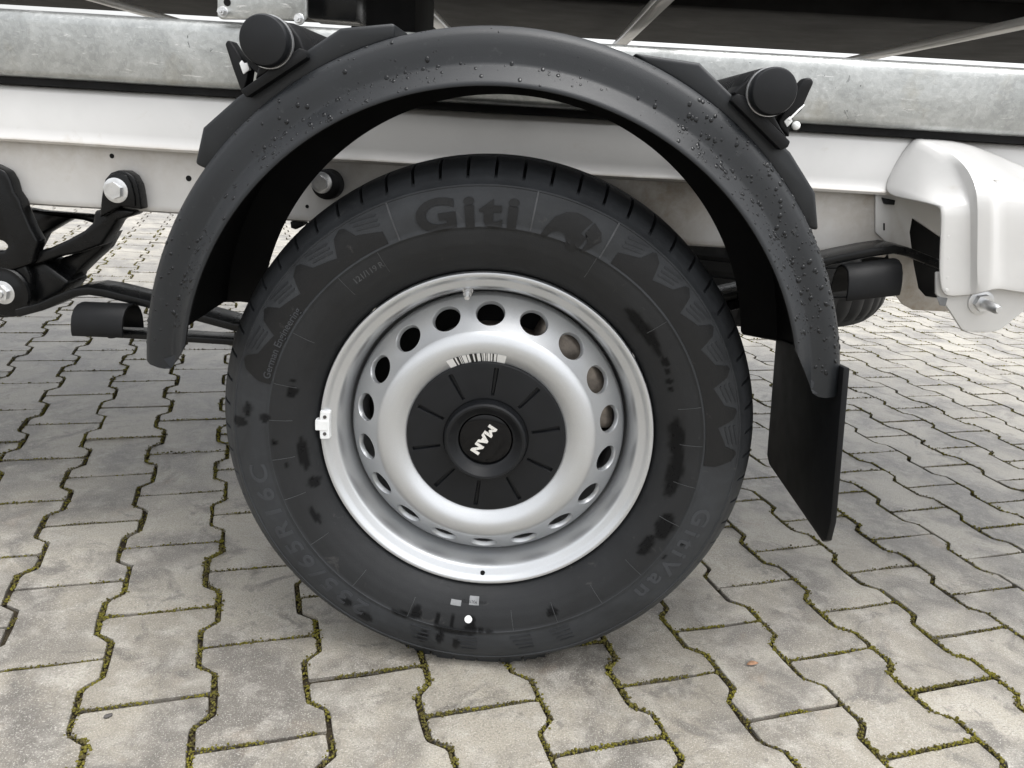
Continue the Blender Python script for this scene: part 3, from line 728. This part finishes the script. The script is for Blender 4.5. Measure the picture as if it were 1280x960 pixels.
prism('frame_clip', [(-0.3290, 0.5724), (-0.3098, 0.5736), (-0.3087, 0.5674), (-0.3204, 0.5604), (-0.3280, 0.5625)], .28, .31, M_RUB, web, .001)
# drops of rain clinging to the paint
# --- galvanised subframe rails
RL = [(.252, .772), (.253, .768), (.256, .764), (.261, .762), (.296, .762), (.300, .766), (.300, .850), (.296, .8545), (.267, .8545), (.261, .853), (.256, .849), (.253, .8435), (.252, .837)]
rail = beam('subframe_rail', RL, -2.2, 1.6, M_GALV, truck, 60, .0006)
beam('subframe_rail', [(y+1.12, z) for y, z in RL], -2.2, 1.6, M_GALV, truck, 4)
beam('side_member', [(1.9-y, z) for y, z in UP], -2.2, 1.3, M_WHITE, truck, 4)
beam('frame_web', [(1.9-y, z) for y, z in LW], -2.2, 1.3, M_WHITE, truck, 4)
beam('gap_shade_strip', [(.262, .7518), (.262, .7618), (.33, .7618), (.33, .7518)], -2.2, 1.5, M_UNDER, truck, 2)  # dark strip painting in the shadow line below the rail
# --- load bed above: cross bearers on the rails, floor, boards
for x in [(-0.9315, 0.9125), (-0.1928, 0.9115), (0.2418, 0.9125), (0.8542, 0.9526)]:
    box('cross_bearer', x[0]-.014, x[0]+.014, .0, 1.88, .940, .955, M_WHITE, truck, .003)  # daylight on the bearers is put into their colour as white
for x in (-1.75, 1.4): box('cross_bearer', x, x+.028, .0, 1.88, .94, .955, M_WHITE, truck, .003)
box('bed_floor', -2.3, 1.8, .26, 1.9, 1.025, 1.06, M_UNDER, truck, .004)
for y in (.80,): box('floor_stringer', -2.2, 1.7, y, y+.06, .985, 1.0245, M_UNDER, truck, .003)
box('gap_blocker_box', *[p[0] for p in [(-0.2931, 0.9380), (-0.1782, 0.9440)]], .55, .8, .875, 1.0245, M_UNDER, truck, .004)  # added black box, blocks the bright gap under the floor here
pl = [(-0.4099, 0.9102), (-0.4130, 0.8589), (-0.4086, 0.8550), (-0.2886, 0.8603), (-0.2850, 0.8656), (-0.2838, 0.9166)]
br = prism('mounting_plate', pl, .243, .2515, M_GALV, truck, .002)
hx, hz = [(-0.3975, 0.8770)][0]; disc_obj('plate_hole', [(0, .2424), (.005, .2424), (.005, .244), (0, .244)], hx, hz, M_HOLE, br, 20)
prism('bed_bracket', [(-0.2965, 0.9355), (-0.2981, 0.8674), (-0.2244, 0.8669), (-0.2242, 0.9392)], .29, .36, M_BLACK, truck, .004)
for p in [(-0.2962, 0.8638), (-0.4045, 0.8675)]: hexbolt('plate_bolt', p[0], p[1]-.003, .2425, .005, br, M_ZINC)

# --- white outrigger at the right: pressed box with an open mouth for the spring
G = [[(0.6127, 0.1200, 0.5433), (0.6008, 0.1200, 0.6062), (0.5914, 0.1200, 0.6576), (0.5892, 0.1230, 0.6645), (0.5870, 0.1700, 0.6665), (0.5798, 0.2200, 0.6673), (0.5699, 0.2680, 0.6709)],
     [(0.6363, 0.1200, 0.5449), (0.6230, 0.1200, 0.6076), (0.6138, 0.1200, 0.6569), (0.6117, 0.1230, 0.6679), (0.6069, 0.1800, 0.6874), (0.5944, 0.2350, 0.7110), (0.5817, 0.2680, 0.7122)],
     [(0.6562, 0.1180, 0.5488), (0.6420, 0.1180, 0.6091), (0.6299, 0.1180, 0.6602), (0.6278, 0.1210, 0.6712), (0.6286, 0.1600, 0.7070), (0.6178, 0.2200, 0.7339), (0.5983, 0.2680, 0.7506)],
     [(0.6586, 0.1080, 0.5532), (0.6449, 0.1080, 0.6107), (0.6319, 0.1080, 0.6695), (0.6278, 0.1150, 0.6933), (0.6290, 0.1550, 0.7178), (0.6262, 0.2200, 0.7366), (0.6090, 0.2680, 0.7501)],
     [(0.6733, 0.1060, 0.5589), (0.6614, 0.1060, 0.6121), (0.6467, 0.1060, 0.6726), (0.6430, 0.1120, 0.6923), (0.6463, 0.1500, 0.7149), (0.6445, 0.2200, 0.7354), (0.6300, 0.2680, 0.7502)],
     [(0.6866, 0.1120, 0.5619), (0.6742, 0.1120, 0.6120), (0.6587, 0.1120, 0.6749), (0.6576, 0.1180, 0.6887), (0.6666, 0.1500, 0.7057), (0.6846, 0.2200, 0.7279), (0.6789, 0.2680, 0.7507)],
     [(0.7272, 0.1120, 0.5545), (0.7118, 0.1120, 0.6143), (0.6956, 0.1120, 0.6771), (0.6963, 0.1180, 0.6879), (0.7124, 0.1500, 0.6979), (0.7459, 0.2200, 0.7084), (0.7635, 0.2680, 0.7205)],
     [(0.8735, 0.1120, 0.5540), (0.8528, 0.1120, 0.6230), (0.8354, 0.1120, 0.6814), (0.8409, 0.1180, 0.6770), (0.8661, 0.1500, 0.6690), (0.9177, 0.2200, 0.6626), (0.9534, 0.2680, 0.6574)]]
bm = bmesh.new(); gv = [[bm.verts.new(p) for p in c] for c in G]
for a, b in zip(gv, gv[1:]):
    for j in range(len(a)-1): bm.faces.new((a[j], b[j], b[j+1], a[j+1]))
cr = bm.edges.layers.float.new('crease_edge')
for i, c_ in enumerate(gv):
    for j in range(len(c_)-1):
        e = bm.edges.get((c_[j], c_[j+1]))
        if i in (2, 3, 4, 5): e[cr] = .8
        if i == 0: e[cr] = .9
for a, b in zip(gv[:3], gv[1:3]):
    bm.edges.get((a[3], b[3]))[cr] = 1.0; bm.edges.get((a[2], b[2]))[cr] = .3
orig = fin('outrigger', bm, M_WHITE, truck, 60)
so = orig.modifiers.new('thickness', 'SOLIDIFY'); so.thickness = .003; so.offset = 1
sb = orig.modifiers.new('rounding', 'SUBSURF'); sb.levels = sb.render_levels = 2
back = [(0.5609, 0.6759), (0.5851, 0.6691), (0.6673, 0.6658), (0.6806, 0.6067), (0.6243, 0.6370), (0.6252, 0.6154), (0.6415, 0.5674), (0.6568, 0.5308), (0.6705, 0.5190), (0.7072, 0.5162), (0.7115, 0.4973), (0.6555, 0.4963), (0.6375, 0.5041), (0.6216, 0.5209), (0.6075, 0.5653), (0.5892, 0.6011), (0.5736, 0.6123)]
bk = prism('spring_plate', back, .268, .274, M_WHITE, orig, .0015)
co = np.zeros(len(bk.data.vertices)*3); bk.data.vertices.foreach_get('co', co); co = co.reshape(-1, 3); attr(bk, 'dirt', np.clip((.62-co[:, 2])/.07, 0, .9))
prism('bracket_gusset', [(0.6237, 0.6462), (0.7086, 0.6513), (0.7426, 0.5048), (0.6671, 0.4999)], .30, .50, M_UNDER, orig, .002)
prism('rubber_plug', [(0.5711, 0.6644), (0.5895, 0.6620), (0.5898, 0.6549), (0.5765, 0.6553)], .258, .268, M_RUB, orig, .001)
prism('hole_slot', [(0.5824, 0.6266), (0.5848, 0.6267), (0.5870, 0.6160), (0.5846, 0.6159)], .2675, .2685, M_HOLE, orig, 0)
ear = [(0.6134, 0.5473), (0.6267, 0.5369), (0.6594, 0.5003), (0.6668, 0.4973), (0.7062, 0.4999), (0.7141, 0.5038), (0.7399, 0.5329), (0.7547, 0.5519), (0.7455, 0.5868), (0.6066, 0.5780)]
er = prism('lower_ear', ear, .128, .134, M_WHITE, orig, .0025)
prism('ear_corner', [(0.6142, 0.5444), (0.6298, 0.5432), (0.6291, 0.5319), (0.6213, 0.5325)], .1265, .1275, M_GREYL, orig, .0003)
(ex, ez), = [(0.6759, 0.5407)]; hexbolt('ear_bolt', ex, ez, .1255, .0115, orig, M_ZINC, False)
tube('bolt_stud', [(ex, .12, ez), (ex+.001, .088, ez-.001), (ex+.001, .083, ez-.001)], [.0068, .0066, .004], M_ZINC, orig, 16)
bm = bmesh.new(); pts = [(0.6698, 0.5862), (0.6743, 0.5897), (0.6818, 0.5891), (0.6907, 0.5875), (0.6985, 0.5902), (0.7045, 0.5873), (0.7038, 0.5819), (0.6968, 0.5804), (0.6881, 0.5809), (0.6779, 0.5792)]
prism('pressed_bead', pts, .1095, .116, M_WHITE, orig, .0018, 3)
for px_, py_ in [(0.6069, 0.6275), (0.6134, 0.5990), (0.6181, 0.5732), (0.6210, 0.5558)]:
    disc_obj('spot_weld', [(0, .1168), (.002, .1169), (.0032, .1185), (0, .119)], px_, py_, M_WHITE, orig, 16)
for p in [(0.6409, 0.1900, 0.7244), (0.6579, 0.1350, 0.7040)]:
    tube('clip_pin', [p, (p[0]+.006, p[1]-.004, p[2]-.001)], .0016, M_BRIGHT, orig, 8)

# --- leaf spring: eye at the left hanger, sagging under the axle, up into the outrigger
def strap(name, path, w, t, m, parent):
    bm = bmesh.new(); rows = []
    for i, (x, z, tw) in enumerate(path):
        a = Vector((path[max(i-1, 0)][0], 0, path[max(i-1, 0)][1])); b = Vector((path[min(i+1, len(path)-1)][0], 0, path[min(i+1, len(path)-1)][1]))
        d = (b-a).normalized(); nn = Vector((-d.z, 0, d.x)); y0 = .206
        rows.append([bm.verts.new(Vector((x, y, z))+nn*s*t/2+Vector((0, 0, (y-y0)*tw))) for y, s in ((y0, -1), (y0, 1), (y0+w, 1), (y0+w, -1))])
    for A, B in zip(rows, rows[1:]):
        for j in range(4): bm.faces.new((A[j], A[(j+1) % 4], B[(j+1) % 4], B[j]))
    bm.faces.new(rows[0]); bm.faces.new(rows[-1]); bmesh.ops.recalc_face_normals(bm, faces=bm.faces); bev(bm, .002, 2, 50)
    return fin(name, bm, m, parent)
L1 = [(-0.7393, 0.4148), (-0.7000, 0.4275), (-0.6707, 0.4419), (-0.6445, 0.4536), (-0.6217, 0.4575), (-0.5972, 0.4554), (-0.5327, 0.4433)]; L2 = [(0.4841, 0.5708), (0.5151, 0.5798), (0.5483, 0.5889), (0.5794, 0.5955), (0.6033, 0.5923), (0.6282, 0.5845), (0.6557, 0.5757)]
xs = [p[0] for p in L1]+[-.4, -.2, 0, .2, .38]+[p[0] for p in L2]; zs = [p[1] for p in L1]+[.415, .41, .42, .465, .52]+[p[1] for p in L2]
sp = strap('leaf_spring', [(x, z, 0) for x, z in zip(xs, zs)], .062, .0125, M_BLACK, truck)
strap('spring_leaf', [(x, z-.016, 0) for x, z in zip(xs, zs) if -.5 < x < .42], .060, .014, M_BLACK, sp)
# axle tube and the other rear wheel
tube('axle', [(HX, .12, HZ), (HX, 1.55, HZ)], .06, M_UNDER, truck, 20)
bm = bmesh.new(); op = [(r, 1.62+.1-y) for r, y in half+[(r, .174-y) for r, y in half[::-1]]]; lathe(bm, op+[(.1, 1.6)], HX, HZ, 64); ow = fin('wheel', bm, M_TYRE, truck, 40); attr(ow, 'dust', [.4]*len(ow.data.vertices))
disc_obj('rim', [(0, 1.6), (.15, 1.6), (.2, 1.55), (.22, 1.53), (.22, 1.72), (0, 1.7)], HX, HZ, M_SILV, ow, 64)
# --- bump covers fore and aft of the wheel on one bar
def tunnel(name, x0, x1, yc, hw, z0, z1, parent, tilt):
    bm = bmesh.new(); sec = [(-hw, 0), (-hw*1.02, .2), (-hw*.97, .42), (-hw*.86, .66), (-hw*.62, .88), (-hw*.3, .98), (0, 1), (hw*.3, .98), (hw*.62, .88), (hw*.86, .66), (hw*.97, .42), (hw, 0)]
    outer = [(yc+y, z0+(z1-z0)*z) for y, z in sec]; inner = [(yc+y*.88, z0+(z1-z0)*(z*.92)) for y, z in sec][::-1]
    ring = outer+inner; n = len(ring); A = [bm.verts.new((x0, y, z)) for y, z in ring]; B = [bm.verts.new((x1, y, z+tilt)) for y, z in ring]
    for i in range(n): bm.faces.new((A[i], B[i], B[(i+1) % n], A[(i+1) % n]))
    k = len(sec)
    for R_ in (A, B):
        for i in range(k-1): bm.faces.new((R_[i], R_[i+1], R_[n-2-i], R_[n-1-i]))
    bmesh.ops.recalc_face_normals(bm, faces=bm.faces); bev(bm, .0015, 2, 50); return fin(name, bm, M_RUB, parent, 45)
bar = box('stay_bar', -.60, -.12, .205, .245, .386, .396, M_BLACK, truck, .002)
tunnel('end_cover', -.632, -.553, .20, .034, .396, .441, truck, .002)
tunnel('end_cover', .508, .583, .20, .034, .522, .570, truck, .014)
tube('cover_bolt', [(-.583, .19, .401), (-.583, .19, .391)], .006, M_RUB, truck, 12)
# --- spare wheel slung flat under the frame
bm = bmesh.new(); sx0, sy0, sz0 = .56, 1.02, .478; rows = []
for i in range(200):
    a = 2*pi*i/200; row = []; sl = i % 4 == 0
    for r, y in prof:
        rr = r-(.007 if sl and .339 < r and (y < .047 or y > .127) else 0)
        row.append(bm.verts.new((sx0+rr*cos(a), sy0+rr*sin(a), sz0+(y-.1))))
    rows.append(row)
for i in range(200):
    A, B = rows[i], rows[(i+1) % 200]
    for j in range(len(prof)-1): bm.faces.new((A[j], A[j+1], B[j+1], B[j]))
spw = fin('spare_wheel', bm, M_TYRE, truck, 40); attr(spw, 'dust', [.1]*len(spw.data.vertices))
bm = bmesh.new(); bmesh.ops.create_cone(bm, cap_ends=True, segments=48, radius1=.221, radius2=.221, depth=.12, matrix=Matrix.Translation((sx0, sy0, sz0))); fin('rim', bm, M_UNDER, spw)
# --- spring hanger at the left
hang = [(-0.6166, 0.5643), (-0.6112, 0.5912), (-0.6070, 0.6082), (-0.6018, 0.6228), (-0.5921, 0.6327), (-0.5807, 0.6369), (-0.5685, 0.6365), (-0.5581, 0.6300), (-0.5519, 0.6174), (-0.5498, 0.5997), (-0.5491, 0.5805), (-0.5823, 0.5833)]
hb = prism('spring_hanger', hang, .250, .2735, M_BLACK, truck, .003, 3)
prism('hanger_lip', [(-0.6055, 0.5954), (-0.6006, 0.6183), (-0.5896, 0.6307), (-0.5783, 0.6337), (-0.5663, 0.6309), (-0.5601, 0.6195), (-0.5569, 0.6007), (-0.5571, 0.5851), (-0.5805, 0.5861)], .246, .2495, M_BLACK, hb, .0015)
(bx, bz), = [(-0.5842, 0.6076)]; hexbolt('hanger_bolt', bx, bz, .2445, .0125, hb, M_ZINC, False, .4)
prism('hanger_arm', [(-0.5653, 0.5766), (-0.5980, 0.5796), (-0.6305, 0.5727), (-0.6337, 0.5551), (-0.6507, 0.5402), (-0.6782, 0.5246), (-0.7084, 0.5101), (-0.7408, 0.5004), (-0.7546, 0.4944), (-0.7518, 0.4764), (-0.7272, 0.4845), (-0.6944, 0.4968), (-0.6597, 0.5054), (-0.6245, 0.5203), (-0.6065, 0.5454), (-0.5974, 0.5598), (-0.5710, 0.5688)], .262, .30, M_BLACK, hb, .005, 3)
prism('hanger_web', [(-0.6256, 0.5355), (-0.6444, 0.5060), (-0.6735, 0.4806), (-0.6943, 0.4608), (-0.7016, 0.4444), (-0.7198, 0.4486), (-0.7122, 0.4887), (-0.6819, 0.4997)], .295, .34, M_BLACK, hb, .003)
prism('hanger_web', [(-0.7514, 0.4791), (-0.7269, 0.4871), (-0.7056, 0.4689), (-0.6864, 0.4544), (-0.7015, 0.4376), (-0.7328, 0.4197), (-0.7607, 0.4099)], .27, .33, M_BLACK, hb, .006, 3)
prism('hanger_brace', [(-0.8437, 0.5536), (-0.7954, 0.5484), (-0.7017, 0.5472), (-0.7005, 0.5322), (-0.7386, 0.5422), (-0.7626, 0.5298), (-0.7961, 0.5098), (-0.8140, 0.4808), (-0.8414, 0.4889)], .39, .42, M_BLACK, hb, .004)
prism('shackle_plate', [(-0.8355, 0.6314), (-0.7736, 0.6339), (-0.7551, 0.6255), (-0.7485, 0.6117), (-0.7459, 0.5952), (-0.7388, 0.5836), (-0.7358, 0.5693), (-0.7270, 0.5417), (-0.7173, 0.5200), (-0.7242, 0.5059), (-0.7320, 0.4852), (-0.7563, 0.4761), (-0.7725, 0.4700), (-0.8632, 0.4643), (-0.8581, 0.4951), (-0.7754, 0.5027), (-0.7679, 0.5107), (-0.7732, 0.5178), (-0.7831, 0.5197), (-0.8539, 0.5203)], .25, .275, M_BLACK, hb, .005, 3)
(ex2, ez2), = [(-0.7830, 0.4369)]
disc_obj('spring_eye', [(0, .246), (.026, .246), (.030, .249), (.0385, .249), (.041, .252), (.041, .37), (0, .37)], ex2, ez2, M_BLACK, hb, 40)
prism('shackle_plate', [(-0.8656, 0.4759), (-0.7751, 0.4790), (-0.7485, 0.4857), (-0.7411, 0.4645), (-0.7472, 0.4186), (-0.7628, 0.4005), (-0.7928, 0.3919), (-0.8805, 0.3862)], .256, .29, M_BLACK, hb, .006, 3)
hexbolt('eye_bolt', ex2, ez2, .2455, .0125, hb, M_ZINC, True, .3)
